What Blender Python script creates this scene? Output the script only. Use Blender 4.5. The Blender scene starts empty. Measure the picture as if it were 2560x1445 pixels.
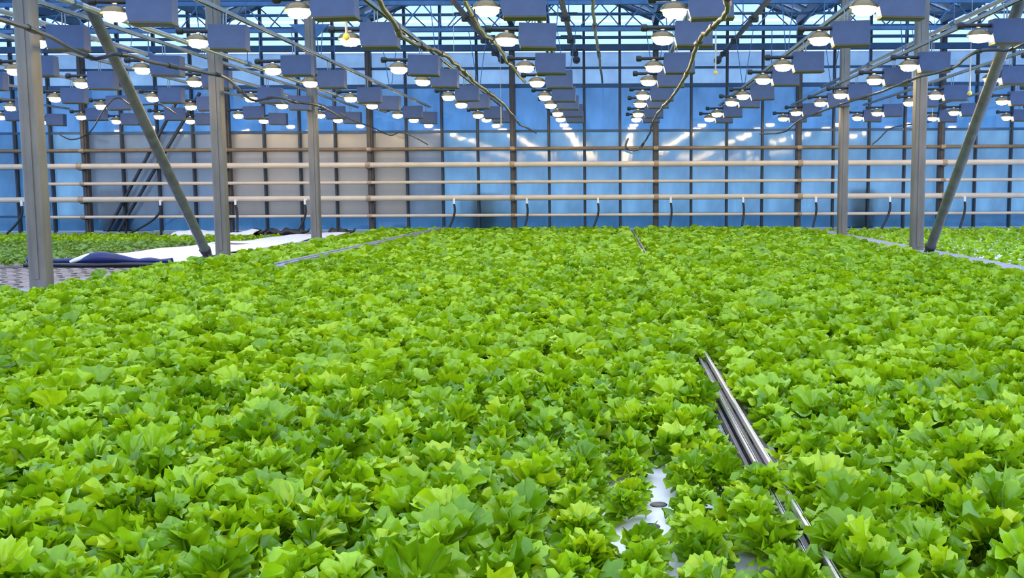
import bpy, math, random
import numpy as np
from mathutils import Matrix, Vector

R = random.Random(7)
C = bpy.context.scene.collection
S = bpy.context.scene
PI = math.pi

# ------------------------------------------------------------------ camera, sky, exposure
F_PX = 2530.0                      # focal length in pixels of the 2560 wide frame
AX, AY = 1524.0, 722.5             # where the optical axis meets the frame (a cropped picture)
PITCH = math.atan(247.0 / F_PX)
ROLL = -0.0047
cam_d = bpy.data.cameras.new('camera')
cam = bpy.data.objects.new('camera', cam_d)
C.objects.link(cam)
cam_d.sensor_width = 36.0
cam_d.lens = F_PX / 2560.0 * 36.0
cam_d.shift_x = -(AX - 1280.0) / 2560.0
cam_d.clip_end = 400
CAM_R = Matrix.Rotation(PI / 2 - PITCH, 4, 'X') @ Matrix.Rotation(ROLL, 4, 'Z')
cam.matrix_world = Matrix.Translation((0, 0, 1.0)) @ CAM_R
S.camera = cam

S.view_settings.view_transform = 'Standard'
S.view_settings.look = 'None'
S.view_settings.gamma = 1.0
S.view_settings.use_curve_mapping = False
S.view_settings.exposure = 0.55
S.cycles.use_denoising = True
S.cycles.use_adaptive_sampling = True
S.cycles.adaptive_threshold = 0.035
S.cycles.max_bounces = 6
S.cycles.transparent_max_bounces = 16
S.cycles.sample_clamp_indirect = 6.0
S.cycles.use_light_tree = True

world = bpy.data.worlds.new('dusk_sky')
S.world = world
world.use_nodes = True
bg = world.node_tree.nodes['Background']
bg.inputs['Color'].default_value = (0.52, 0.78, 1.25, 1)
bg.inputs['Strength'].default_value = 1.45

LAMP_POWER = 62.0


def ray(px, py):
    return (CAM_R.to_3x3() @ Vector(((px - AX) / F_PX, (AY - py) / F_PX, -1.0)))


def at(px, py, y):
    d = ray(px, py)
    return Vector((0, 0, 1.0)) + d * (y / d.y)


def atz(px, py, z):
    d = ray(px, py)
    return Vector((0, 0, 1.0)) + d * ((z - 1.0) / d.z)


def athang(px, py, h, lim=22.35):
    """point of an overhead line hung h metres above the lens"""
    d = ray(px, py)
    y = lim if d.z <= 0 else min(lim, h * d.y / d.z)
    return at(px, py, y)


def px_of(p):
    v = CAM_R.to_3x3().inverted() @ (Vector(p) - Vector((0, 0, 1.0)))
    if v.z >= -0.01:
        return None
    return (AX + F_PX * v.x / -v.z, AY - F_PX * v.y / -v.z)


# ------------------------------------------------------------------ materials
def nodes_of(name):
    m = bpy.data.materials.new(name)
    m.use_nodes = True
    nt = m.node_tree
    return m, nt, nt.nodes, nt.links


def mat(name, col, rough=0.5, metal=0.0, var=0.15, scale=6.0, bump=0.0, spec=0.5, stretch=None):
    m, nt, N, L = nodes_of(name)
    b = N['Principled BSDF']
    b.inputs['Roughness'].default_value = rough
    b.inputs['Metallic'].default_value = metal
    b.inputs['Specular IOR Level'].default_value = spec
    tc = N.new('ShaderNodeTexCoord')
    n = N.new('ShaderNodeTexNoise')
    n.inputs['Scale'].default_value = scale
    n.inputs['Detail'].default_value = 4
    if stretch:
        mp = N.new('ShaderNodeMapping')
        mp.inputs['Scale'].default_value = stretch
        L.new(tc.outputs['Object'], mp.inputs['Vector'])
        L.new(mp.outputs['Vector'], n.inputs['Vector'])
    else:
        L.new(tc.outputs['Object'], n.inputs['Vector'])
    r = N.new('ShaderNodeValToRGB')
    r.color_ramp.elements[0].position = 0.3
    r.color_ramp.elements[1].position = 0.7
    r.color_ramp.elements[0].color = tuple(c * (1 - var) for c in col) + (1,)
    r.color_ramp.elements[1].color = tuple(min(1, c * (1 + var)) for c in col) + (1,)
    L.new(n.outputs['Fac'], r.inputs['Fac'])
    L.new(r.outputs['Color'], b.inputs['Base Color'])
    if bump:
        bp = N.new('ShaderNodeBump')
        bp.inputs['Strength'].default_value = bump
        bp.inputs['Distance'].default_value = 0.02
        L.new(n.outputs['Fac'], bp.inputs['Height'])
        L.new(bp.outputs['Normal'], b.inputs['Normal'])
    return m


def leaf_mat(name, attribute, dark, light, old):
    m, nt, N, L = nodes_of(name)
    b = N['Principled BSDF']
    out = N['Material Output']
    if attribute:
        a = N.new('ShaderNodeAttribute')
        a.attribute_name = 'tint'
        rnd = a.outputs['Fac']
    else:
        a = N.new('ShaderNodeObjectInfo')
        rnd = a.outputs['Random']
    r = N.new('ShaderNodeValToRGB')
    e = r.color_ramp.elements
    e[0].position, e[0].color = 0.0, dark + (1,)
    e[1].position, e[1].color = 0.75, light + (1,)
    e.new(1.0).color = old + (1,)
    L.new(rnd, r.inputs['Fac'])
    n = N.new('ShaderNodeTexNoise')
    n.inputs['Scale'].default_value = 60
    tc = N.new('ShaderNodeTexCoord')
    L.new(tc.outputs['Object'], n.inputs['Vector'])
    mx = N.new('ShaderNodeMix')
    mx.data_type = 'RGBA'
    mx.blend_type = 'MULTIPLY'
    mx.inputs['Factor'].default_value = 0.35
    L.new(r.outputs['Color'], mx.inputs[6])
    rr = N.new('ShaderNodeValToRGB')
    rr.color_ramp.elements[0].color = (0.55, 0.62, 0.5, 1)
    rr.color_ramp.elements[1].color = (1, 1, 1, 1)
    rr.color_ramp.elements[0].position = 0.35
    rr.color_ramp.elements[1].position = 0.6
    L.new(n.outputs['Fac'], rr.inputs['Fac'])
    L.new(rr.outputs['Color'], mx.inputs[7])
    L.new(mx.outputs[2], b.inputs['Base Color'])
    b.inputs['Roughness'].default_value = 0.30
    b.inputs['Specular IOR Level'].default_value = 0.5
    bp = N.new('ShaderNodeBump')
    bp.inputs['Strength'].default_value = 0.35
    bp.inputs['Distance'].default_value = 0.004
    L.new(n.outputs['Fac'], bp.inputs['Height'])
    L.new(bp.outputs['Normal'], b.inputs['Normal'])
    tr = N.new('ShaderNodeBsdfTranslucent')
    hs = N.new('ShaderNodeHueSaturation')
    hs.inputs['Value'].default_value = 1.25
    hs.inputs['Hue'].default_value = 0.485
    L.new(mx.outputs[2], hs.inputs['Color'])
    L.new(hs.outputs['Color'], tr.inputs['Color'])
    ms = N.new('ShaderNodeMixShader')
    ms.inputs['Fac'].default_value = 0.24
    L.new(b.outputs['BSDF'], ms.inputs[1])
    L.new(tr.outputs['BSDF'], ms.inputs[2])
    L.new(ms.outputs['Shader'], out.inputs['Surface'])
    return m


def pane_mat(name, see, tint_t, tint_d, diffuse=(0, 0, 0), milk=0.0, rough=0.06, streak=0.25):
    """sheet glazing: part clear, part light-scattering, with a glossy face"""
    m, nt, N, L = nodes_of(name)
    out = N['Material Output']
    N.remove(N['Principled BSDF'])
    tp = N.new('ShaderNodeBsdfTransparent')
    tp.inputs['Color'].default_value = tint_t + (1,)
    tl = N.new('ShaderNodeBsdfTranslucent')
    tc = N.new('ShaderNodeTexCoord')
    mp = N.new('ShaderNodeMapping')
    mp.inputs['Scale'].default_value = (1.2, 1.0, 0.5)
    n = N.new('ShaderNodeTexNoise')
    n.inputs['Scale'].default_value = 1.7
    n.inputs['Detail'].default_value = 5
    L.new(tc.outputs['Object'], mp.inputs['Vector'])
    L.new(mp.outputs['Vector'], n.inputs['Vector'])
    r = N.new('ShaderNodeValToRGB')
    r.color_ramp.elements[0].position = 0.3
    r.color_ramp.elements[1].position = 0.7
    r.color_ramp.elements[0].color = tuple(c * (1 - streak) for c in tint_d) + (1,)
    r.color_ramp.elements[1].color = tuple(min(1, c * (1 + streak)) for c in tint_d) + (1,)
    L.new(n.outputs['Fac'], r.inputs['Fac'])
    L.new(r.outputs['Color'], tl.inputs['Color'])
    m1 = N.new('ShaderNodeMixShader')
    m1.inputs['Fac'].default_value = see
    L.new(tl.outputs['BSDF'], m1.inputs[1])
    L.new(tp.outputs['BSDF'], m1.inputs[2])
    last = m1.outputs['Shader']
    if milk:
        df = N.new('ShaderNodeBsdfDiffuse')
        df.inputs['Color'].default_value = diffuse + (1,)
        m2 = N.new('ShaderNodeMixShader')
        m2.inputs['Fac'].default_value = milk
        L.new(last, m2.inputs[1])
        L.new(df.outputs['BSDF'], m2.inputs[2])
        last = m2.outputs['Shader']
    g = N.new('ShaderNodeBsdfGlossy')
    g.inputs['Roughness'].default_value = rough
    bp = N.new('ShaderNodeBump')
    bp.inputs['Strength'].default_value = 0.12
    bp.inputs['Distance'].default_value = 0.02
    L.new(n.outputs['Fac'], bp.inputs['Height'])
    L.new(bp.outputs['Normal'], g.inputs['Normal'])
    fr = N.new('ShaderNodeFresnel')
    fr.inputs['IOR'].default_value = 1.5
    m3 = N.new('ShaderNodeMixShader')
    L.new(fr.outputs['Fac'], m3.inputs['Fac'])
    L.new(last, m3.inputs[1])
    L.new(g.outputs['BSDF'], m3.inputs[2])
    L.new(m3.outputs['Shader'], out.inputs['Surface'])
    return m


def glow_mat(name, col, strength):
    m, nt, N, L = nodes_of(name)
    e = N.new('ShaderNodeEmission')
    e.inputs['Color'].default_value = col + (1,)
    e.inputs['Strength'].default_value = strength
    N.remove(N['Principled BSDF'])
    L.new(e.outputs['Emission'], N['Material Output'].inputs['Surface'])
    return m


M = {
    'brace': mat('dark_brace_steel', (0.13, 0.13, 0.125), 0.4, 0.3, 0.25, 9, 0.1),
    'steel': mat('galvanised_steel', (0.165, 0.146, 0.122), 0.5, 0.25, 0.22, 9, 0.1, stretch=(1, 1, 0.25)),
    'frame': mat('blue_grey_frame_paint', (0.016, 0.065, 0.15), 0.5, 0.1, 0.2, 5),  # blue of the sky's light put into the steel colour
    'mullion': mat('dark_mullion_paint', (0.016, 0.026, 0.042), 0.5, 0.0, 0.25, 5),
    'bronze': mat('brown_post_paint', (0.05, 0.043, 0.04), 0.5, 0.0, 0.3, 5),  # warm lamplight on the dark posts is mixed into this brown
    'truss': mat('truss_steel', (0.034, 0.105, 0.22), 0.45, 0.2, 0.2, 6),  # steel with blue skylight worked into its base colour
    'cream': mat('cream_pipe_paint', (0.56, 0.46, 0.36), 0.4, 0.0, 0.08, 3),
    'brown': mat('brown_pipe_paint', (0.16, 0.11, 0.06), 0.45, 0.0, 0.2, 4),
    'rust': mat('rusty_clip', (0.34, 0.24, 0.15), 0.6, 0.2, 0.3, 20),
    'black': mat('black_rubber', (0.015, 0.016, 0.02), 0.45, 0.0, 0.2, 12),
    'box': mat('lamp_housing_grey', (0.05, 0.08, 0.165), 0.45, 0.15, 0.1, 8),
    'lip': mat('olive_housing_lip', (0.07, 0.058, 0.012), 0.5, 0.1, 0.15, 8),  # olive tone carries the light of neighbouring lamps on the lower edge
    'reflector': mat('reflector_aluminium', (0.26, 0.17, 0.07), 0.35, 0.4, 0.05, 8),  # tan colour stands in for the warm glow around the bulb
    'rail': mat('zinc_rail', (0.26, 0.29, 0.29), 0.4, 0.4, 0.15, 8),
    'cable': mat('grey_brown_cable', (0.07, 0.062, 0.05), 0.5, 0.0, 0.35, 14),
    'cable_dark': mat('dark_cable', (0.03, 0.033, 0.042), 0.5, 0.0, 0.3, 14),
    'cable_pale': mat('pale_olive_cable', (0.13, 0.15, 0.10), 0.5, 0.0, 0.4, 20),
    'floor': mat('damp_concrete', (0.16, 0.15, 0.14), 0.6, 0.0, 0.3, 1.6, 0.2),
    'curb': mat('grey_curb', (0.27, 0.28, 0.36), 0.6, 0.0, 0.25, 5, 0.1),
    'raft': mat('white_raft_foam', (0.74, 0.73, 0.76), 0.5, 0.0, 0.06, 12, 0.05),
    'used_raft': mat('stained_raft_foam', (0.24, 0.19, 0.17), 0.7, 0.0, 0.35, 4, 0.2),
    'pond': mat('dark_pond_liner', (0.012, 0.016, 0.018), 0.35, 0.0, 0.3, 5),
    'alu': mat('bright_aluminium', (0.78, 0.76, 0.76), 0.28, 0.75, 0.06, 20),
    'slot': mat('dark_slot_plastic', (0.03, 0.025, 0.035), 0.4, 0.0, 0.2, 20),
    'sheet': mat('white_film', (0.86, 0.85, 0.90), 0.45, 0.0, 0.04, 4),
    'film_blue': mat('dark_blue_film', (0.014, 0.022, 0.11), 0.35, 0.0, 0.4, 3),
    'film_black': mat('black_film', (0.012, 0.011, 0.014), 0.35, 0.0, 0.3, 3),
    'yellow': mat('yellow_tip', (0.75, 0.52, 0.08), 0.45, 0.0, 0.1, 10),
    'cord': mat('pale_cord', (0.50, 0.46, 0.38), 0.6, 0.0, 0.1, 10),
    'white': mat('white_plastic', (0.75, 0.75, 0.75), 0.4, 0.0, 0.05, 10),
    'ground': mat('outdoor_ground', (0.07, 0.09, 0.10), 0.8, 0.0, 0.4, 0.2),
    'bin': mat('outdoor_bin_plastic', (0.03, 0.05, 0.07), 0.5, 0.0, 0.2, 2),
    'bulb': glow_mat('sodium_glow', (1.0, 0.74, 0.36), LAMP_POWER),
    'pane_blue': pane_mat('blue_sheet_glazing', 0.12, (0.45, 0.62, 0.75), (0.56, 0.74, 0.84)),
    'pane_mid': pane_mat('mid_blue_sheet_glazing', 0.20, (0.40, 0.58, 0.75), (0.40, 0.61, 0.78)),
    'pane_pale': pane_mat('pale_sheet_glazing', 0.30, (0.62, 0.74, 0.85), (0.72, 0.80, 0.88)),
    'pane_teal': pane_mat('teal_sheet_glazing', 0.12, (0.20, 0.40, 0.52), (0.34, 0.54, 0.68)),
    'pane_milk': pane_mat('whitewashed_glazing', 0.10, (0.4, 0.5, 0.6), (0.40, 0.44, 0.46), (0.56, 0.50, 0.42), 0.60, 0.15),  # beige panes, mostly diffuse
    'pane_haze': pane_mat('hazed_glazing', 0.10, (0.4, 0.5, 0.6), (0.50, 0.64, 0.72), (0.30, 0.33, 0.38), 0.45, 0.12),  # greyer panes, partly diffuse, next to the beige ones
    'pane_roof': pane_mat('roof_glazing', 0.80, (0.88, 0.93, 0.97), (0.8, 0.86, 0.92)),
    'leaf': leaf_mat('lettuce_leaf', False, (0.11, 0.27, 0.003), (0.33, 0.57, 0.006), (0.43, 0.60, 0.008)),
    'leaf_mass': leaf_mat('lettuce_leaf_mass', True, (0.13, 0.30, 0.003), (0.36, 0.59, 0.006), (0.45, 0.62, 0.008)),
    'leaf_dull': leaf_mat('seedling_leaf_mass', True, (0.14, 0.28, 0.04), (0.25, 0.42, 0.05), (0.38, 0.52, 0.04)),
    'stem': mat('pale_leaf_rib', (0.45, 0.62, 0.22), 0.45, 0.0, 0.1, 20),
}


# ------------------------------------------------------------------ mesh helpers
class MB:
    def __init__(self):
        self.v, self.f, self.smooth = [], [], []

    def add(self, vs, fs, smooth=False):
        k = len(self.v)
        self.v += [tuple(p) for p in vs]
        self.f += [tuple(i + k for i in f) for f in fs]
        self.smooth += [smooth] * len(fs)
        return self

    def box(self, c, s, rot=None, bev=0.0):
        """box with chamfered vertical and horizontal edges when bev > 0"""
        hx, hy, hz = s[0] / 2, s[1] / 2, s[2] / 2
        c = Vector(c)
        if bev <= 0:
            vs = [Vector((x, y, z)) for x in (-hx, hx) for y in (-hy, hy) for z in (-hz, hz)]
            fs = [(0, 1, 3, 2), (4, 6, 7, 5), (0, 4, 5, 1), (2, 3, 7, 6), (0, 2, 6, 4), (1, 5, 7, 3)]
        else:
            ring = []
            for (z, ins) in ((-hz, bev), (-hz + bev, 0), (hz - bev, 0), (hz, bev)):
                x, y = hx - ins, hy - ins
                ring.append([Vector(p) for p in ((-x + bev, -y, z), (x - bev, -y, z), (x, -y + bev, z), (x, y - bev, z),
                                                 (x - bev, y, z), (-x + bev, y, z), (-x, y - bev, z), (-x, -y + bev, z))])
            vs = [p for r_ in ring for p in r_]
            fs = [tuple(range(7, -1, -1)), tuple(range(24, 32))]
            for k in range(3):
                for j in range(8):
                    a, b = k * 8 + j, k * 8 + (j + 1) % 8
                    fs.append((a, b, b + 8, a + 8))
        if rot is not None:
            vs = [rot @ p for p in vs]
        return self.add([p + c for p in vs], fs)

    def tube(self, pts, r, n=8, cap=True, smooth=True):
        pts = [Vector(p) for p in pts]
        rr = r if isinstance(r, (list, tuple)) else [r] * len(pts)
        vs, fs = [], []
        prev = None
        for i, p in enumerate(pts):
            t = (pts[min(i + 1, len(pts) - 1)] - pts[max(i - 1, 0)]).normalized()
            if prev is None:
                ref = Vector((0, 0, 1)) if abs(t.z) < 0.9 else Vector((1, 0, 0))
                u = t.cross(ref).normalized()
            else:
                u = (prev - t * prev.dot(t)).normalized()
            prev = u
            w = t.cross(u)
            for k in range(n):
                a = 2 * PI * (k + 0.5) / n
                vs.append(p + (u * math.cos(a) + w * math.sin(a)) * rr[i])
        for i in range(len(pts) - 1):
            for k in range(n):
                a, b = i * n + k, i * n + (k + 1) % n
                fs.append((a, b, b + n, a + n))
        self.add(vs, fs, smooth)
        if cap:
            self.add(vs[:n], [tuple(range(n - 1, -1, -1))])
            self.add(vs[-n:], [tuple(range(n))])
        return self

    def lathe(self, prof, n=12, c=(0, 0, 0), sx=1.0, sy=1.0):
        c = Vector(c)
        vs, fs = [], []
        for (r, z) in prof:
            for k in range(n):
                a = 2 * PI * k / n
                vs.append(c + Vector((r * math.cos(a) * sx, r * math.sin(a) * sy, z)))
        for i in range(len(prof) - 1):
            for k in range(n):
                a, b = i * n + k, i * n + (k + 1) % n
                fs.append((a, b, b + n, a + n))
        return self.add(vs, fs, True)

    def poly(self, pts, d):
        """a flat polygon PTS pushed along D to a slab"""
        n = len(pts)
        d = Vector(d)
        vs = [Vector(p) for p in pts] + [Vector(p) + d for p in pts]
        fs = [tuple(range(n - 1, -1, -1)), tuple(range(n, 2 * n))]
        fs += [(i, (i + 1) % n, (i + 1) % n + n, i + n) for i in range(n)]
        return self.add(vs, fs)

    def mesh(self, name, m):
        me = bpy.data.meshes.new(name)
        me.from_pydata(self.v, [], self.f)
        me.polygons.foreach_set('use_smooth', self.smooth)
        me.materials.append(m)
        me.update()
        return me

    def build(self, name, m, parent=None):
        return link(name, self.mesh(name, m), parent)


def link(name, me, parent=None, mw=None):
    o = bpy.data.objects.new(name, me)
    C.objects.link(o)
    if parent is not None:
        o.parent = parent
    if mw is not None:
        o.matrix_local = mw
    return o


def empty(name, loc=(0, 0, 0)):
    o = bpy.data.objects.new(name, None)
    o.empty_display_size = 0.1
    C.objects.link(o)
    o.location = loc
    return o


def tag(o, label, cat, group=None):
    o['label'] = label
    o['category'] = cat
    if group:
        o['group'] = group
    return o


def struct(o):
    o['kind'] = 'structure'
    return o


ORD = ['first', 'second', 'third', 'fourth', 'fifth', 'sixth', 'seventh', 'eighth', 'ninth', 'tenth', 'eleventh',
       'twelfth', 'thirteenth', 'fourteenth', 'fifteenth', 'sixteenth']

# ------------------------------------------------------------------ the setting
YW = 23.0                 # end wall
XL, XR = -5.35, 4.25      # the two post lines
COL = 0.8
CX0, CX1 = XL - 15 * COL, XL + 27 * COL
GUT, RIDGE = 4.75, 5.42   # roof gutter and ridge heights

fl = MB().box((0, 8.2, -0.05), (36, 30.0, 0.1)).build('floor', M['floor'])
struct(fl)
gr = MB().box((0, 62, -0.15), (160, 77.8, 0.1)).build('ground', M['ground'])
struct(gr)

for i, (x, w, h) in enumerate(((XL - 0.02, 0.42, 0.10), (XR + 0.06, 0.36, 0.16))):
    m = MB()
    y = 1.0
    while y < 22.8:
        ln = min(1.9, 22.8 - y)
        m.box((x, y + ln / 2, h / 2), (w, ln - 0.012, h), bev=0.012)
        y += 1.9
    struct(m.build('trim_%d' % (i + 1), M['curb']))

wall = struct(empty('wall_back', (0, YW, 0)))
H_BANDS = [0.12, 0.46, 2.33, 3.33, 4.10, GUT]


def roof_z(x):
    t = ((x - XL) / 1.6) % 2.0
    return GUT + (RIDGE - GUT) * (t if t <= 1 else 2 - t)


# panes: one per bay of each band
MB().box((0, 0.02, 0.06), (CX1 - CX0, 0.14, 0.12)).build('plinth', M['curb'], wall)
pane_cache = {}
ncol = int(round((CX1 - CX0) / COL))
for k in range(ncol):
    x0 = CX0 + k * COL
    xm = x0 + COL / 2
    for b in range(5):
        z0, z1 = H_BANDS[b], H_BANDS[b + 1]
        if b == 4:
            kind = 'pane_roof'
        elif b == 3:
            kind = 'pane_pale'
        elif b == 2:
            kind = 'pane_mid' 
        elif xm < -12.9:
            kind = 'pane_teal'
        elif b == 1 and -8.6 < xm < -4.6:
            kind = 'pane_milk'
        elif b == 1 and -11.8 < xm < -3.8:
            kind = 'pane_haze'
        elif b == 0:
            kind = 'pane_teal'
        else:
            kind = 'pane_blue'
        key = (b, kind)
        if key not in pane_cache:
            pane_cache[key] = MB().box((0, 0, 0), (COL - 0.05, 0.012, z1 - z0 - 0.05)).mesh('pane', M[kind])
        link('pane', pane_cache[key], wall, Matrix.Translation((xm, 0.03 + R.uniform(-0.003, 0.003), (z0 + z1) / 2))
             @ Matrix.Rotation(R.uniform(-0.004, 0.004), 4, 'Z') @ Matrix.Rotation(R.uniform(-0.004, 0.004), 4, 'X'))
    za, zb = roof_z(x0 + 0.001), roof_z(x0 + COL - 0.001)
    pts = [(x0 + 0.03, 0.025, GUT + 0.04), (x0 + COL - 0.03, 0.025, GUT + 0.04), (x0 + COL - 0.03, 0.025, max(zb, GUT + 0.05)), (x0 + 0.03, 0.025, max(za, GUT + 0.05))]
    MB().poly(pts, (0, 0.012, 0)).build('gable_pane', M['pane_roof'], wall)
mull = {}
for k in range(ncol + 1):
    x = CX0 + k * COL
    thick = (k - 15) % 4 == 0
    top = roof_z(x)
    key = (thick, round(top, 2))
    if key not in mull:
        m = MB()
        if thick:
            m.box((0, -0.09, top / 2), (0.125, 0.16, top), bev=0.012).box((0, -0.178, top / 2), (0.05, 0.02, top))
        else:
            m.box((0, -0.02, top / 2), (0.058, 0.10, top), bev=0.01).box((0, -0.075, top / 2), (0.035, 0.02, top))
        mull[key] = m.mesh('wall_post' if thick else 'mullion', M['bronze' if thick else 'mullion'])
    link('wall_post' if thick else 'mullion', mull[key], wall, Matrix.Translation((x, 0, 0)))
for (z, t, d) in ((2.33, 0.055, 0.06), (3.33, 0.085, 0.08), (0.46, 0.05, 0.06), (3.72, 0.05, 0.06)):
    MB().box(((CX0 + CX1) / 2, -0.03, z), (CX1 - CX0, d, t)).build('glazing_bar', M['frame'], wall)
for (z, t, y) in ((4.14, 0.14, -0.22), (4.36, 0.06, -0.20), (4.57, 0.09, -0.20)):
    MB().box(((CX0 + CX1) / 2, y, z), (CX1 - CX0, 0.10, t), bev=0.01).build('wall_beam', M['frame'], wall)
# sloping gable rails, one per slope, and gable lattice rods
k0 = int(math.floor((CX0 - XL) / 1.6))
k1 = int(math.ceil((CX1 - XL) / 1.6))
for k in range(k0, k1):
    xa, xb = XL + k * 1.6, XL + (k + 1) * 1.6
    za, zb = (GUT, RIDGE) if k % 2 == 0 else (RIDGE, GUT)
    MB().tube([(xa, -0.05, za), (xb, -0.05, zb)], 0.05, 4, smooth=False).build('gable_rail', M['frame'], wall)
    for (f0, f1) in ((0.15, 0.5), (0.85, 0.5)):
        MB().tube([(xa + 1.6 * f0, -0.18, 4.57), (xa + 1.6 * f1, -0.16, za + (zb - za) * f1)], 0.014, 5).build('gable_rod', M['frame'], wall)
# diagonal bracing rods on the wall
for (a, b) in (((500, 232), (296, 578)), ((452, 235), (268, 578))):
    p, q = at(a[0], a[1], 22.86), at(b[0], b[1], 22.86)
    p.y -= YW
    q.y -= YW
    MB().tube([p, q], 0.038, 6).build('wall_brace', M['mullion'], wall)

# roof over the last bays
ceil = struct(empty('ceiling', (0, 0, 0)))
RY0, RY1 = 18.5, 22.95
for k in range(k0, k1):
    xa, xb = XL + k * 1.6, XL + (k + 1) * 1.6
    up = k % 2 == 0
    za, zb = (GUT, RIDGE) if up else (RIDGE, GUT)
    if up:
        MB().poly([(xa - 0.11, 9.0, GUT + 0.06), (xa - 0.06, 9.0, GUT - 0.09), (xa + 0.06, 9.0, GUT - 0.09), (xa + 0.11, 9.0, GUT + 0.06), (xa + 0.06, 9.0, GUT - 0.05), (xa - 0.06, 9.0, GUT - 0.05)],
                  (0, RY1 - 9.0, 0)).build('gutter', M['truss'], ceil)
        MB().box((xb, (RY0 + RY1) / 2, RIDGE), (0.06, RY1 - RY0, 0.07)).build('ridge_bar', M['truss'], ceil)
    n = 7
    for j in range(n + 1):
        y = RY0 + (RY1 - RY0) * j / n
        MB().tube([(xa, y, za), (xb, y, zb)], 0.022, 4, smooth=False).build('roof_bar', M['truss'], ceil)
    for j in range(n):
        y = RY0 + (RY1 - RY0) * (j + 0.5) / n
        w = (RY1 - RY0) / n - 0.03
        MB().poly([(xa, y - w / 2, za + 0.015), (xb, y - w / 2, zb + 0.015), (xb, y + w / 2, zb + 0.015), (xa, y + w / 2, za + 0.015)],
                  (0, 0, 0.008)).build('roof_pane', M['pane_roof'], ceil)
for y in (19.8, 21.4):
    MB().tube([(CX0, y, GUT - 0.12), (CX1, y, GUT - 0.12)], 0.03, 6).build('tie_bar', M['truss'], ceil)

# ------------------------------------------------------------------ steel posts, braces, girders
post_spec = [
    (XL, 9.5, 'nearest grey steel post on the white sheet side, spotted base among lettuce'),
    (XL, 14.0, 'grey steel post beside the foot of the brace by the white sheet'),
    (XL, 18.5, 'grey steel post standing beside the far stretch of white sheet'),
    (XR, 9.5, 'near grey steel post on the seedling side, before the leaning brace'),
    (XR, 14.0, 'grey steel post beside the brace foot on the seedling bed edge'),
    (XR, 18.5, 'grey steel post nearest the glass wall on the seedling bed edge'),
]
for (x, y, lab) in post_spec:
    t = tag(empty('steel_post', (x, y, 0)), lab, 'post')
    m = MB().box((0, 0, GUT / 2 - 0.07), (0.16, 0.16, GUT - 0.14), bev=0.014)
    m.build('shaft', M['steel'], t)
    MB().box((0.0, -0.084, GUT / 2), (0.05, 0.012, GUT - 0.4)).build('face_rib', M['steel'], t)
    MB().box((0, 0, 0.02), (0.30, 0.30, 0.04), bev=0.008).build('base_plate', M['steel'], t)
    MB().box((0, 0, GUT - 0.125), (0.34, 0.22, 0.05), bev=0.01).build('cap_plate', M['truss'], t)
    for s in (-1, 1):
        MB().poly([(s * 0.08, -0.02, 3.98), (s * 0.08, -0.02, 3.72), (s * 0.36, -0.02, 3.98)], (0, 0.04, 0)).build('gusset', M['truss'], t)

for (x, lab) in ((XL, 'leaning round steel brace rising from the bed edge by the white sheet'),
                 (XR, 'leaning round steel brace rising from the curb by the seedling bed')):
    t = tag(empty('wind_brace', (x, 13.5, 0.12)), lab, 'brace')
    a, b = Vector((0, 0, 0.0)), Vector((0, 9.68 - 13.5, 3.78))
    MB().tube([a, a.lerp(b, 0.5), b], 0.062, 12).build('tube', M['brace'], t)
    MB().tube([a, a.lerp(b, 0.035)], [0.05, 0.075], 8).build('foot_clamp', M['black'], t)
    MB().box(b + Vector((0, -0.03, 0.0)), (0.05, 0.12, 0.16), bev=0.01).build('end_plate', M['truss'], t)

for gi, (y, lab) in enumerate(((18.5, 'long blue steel lattice girder nearest the glass wall under the roof'),
                               (14.0, 'long blue steel lattice girder carried by the posts with brace feet'))):
    if gi == 1:
        continue
    t = tag(empty('lattice_girder', (0, y, 0)), lab, 'girder')
    x0, x1 = XL - 9.6, XR + 9.6
    zb, zt = 3.89, 4.36
    MB().box(((x0 + x1) / 2, 0.12, zb), (x1 - x0, 0.06, 0.075), bev=0.008).build('bottom_chord', M['truss'], t)
    MB().box(((x0 + x1) / 2, 0.12, zt), (x1 - x0, 0.06, 0.075), bev=0.008).build('top_chord', M['truss'], t)
    n = int((x1 - x0) / 0.40)
    for k in range(n):
        xa, xb = x0 + 0.4 * k, x0 + 0.4 * (k + 1)
        p, q = ((xa, 0.12, zb), (xb, 0.12, zt)) if k % 2 == 0 else ((xa, 0.12, zt), (xb, 0.12, zb))
        MB().tube([p, q], 0.013, 5).build('web_rod', M['truss'], t)

# ------------------------------------------------------------------ pipes along the end wall
pipes = [
    (1.93, 0.042, 'brown', 22.75, 'brown rail, topmost of the long pipes along the glass wall'),
    (1.58, 0.062, 'cream', 22.62, 'thick cream heating pipe, second below the brown rail'),
    (1.195, 0.036, 'cream', 22.70, 'thin cream pipe between the two thick heating pipes'),
    (0.845, 0.062, 'cream', 22.62, 'thick cream heating pipe, the lower of the two thick ones'),
    (0.455, 0.034, 'cream', 22.66, 'thin cream pipe, lowest along the glass wall just above the lettuce'),
]
pipes[1] = pipes[1][:4] + ('thick cream heating pipe just below the brown rail',)
for (z, r, mk, y, lab) in pipes:
    t = tag(empty('heating_pipe', (0, y, z)), lab, 'pipe')
    px0, px1 = (CX0 + 0.3, CX1 - 0.3) if r > 0.037 else (-12.9, CX1 - 0.3)
    MB().tube([(px0, 0, 0), (px1, 0, 0)], r, 12).build('pipe', M[mk], t)
    for k in range(11):
        x = XL - 9.6 + 3.2 * k
        MB().tube([(x - 0.05, 0, 0), (x + 0.05, 0, 0)], r * 1.22, 12).build('coupling', M['rust'], t)
        MB().box((x, (22.805 - y) / 2, -r * 1.22 - 0.011), (0.05, 22.805 - y, 0.02)).build('bracket', M['mullion'], t)

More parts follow.
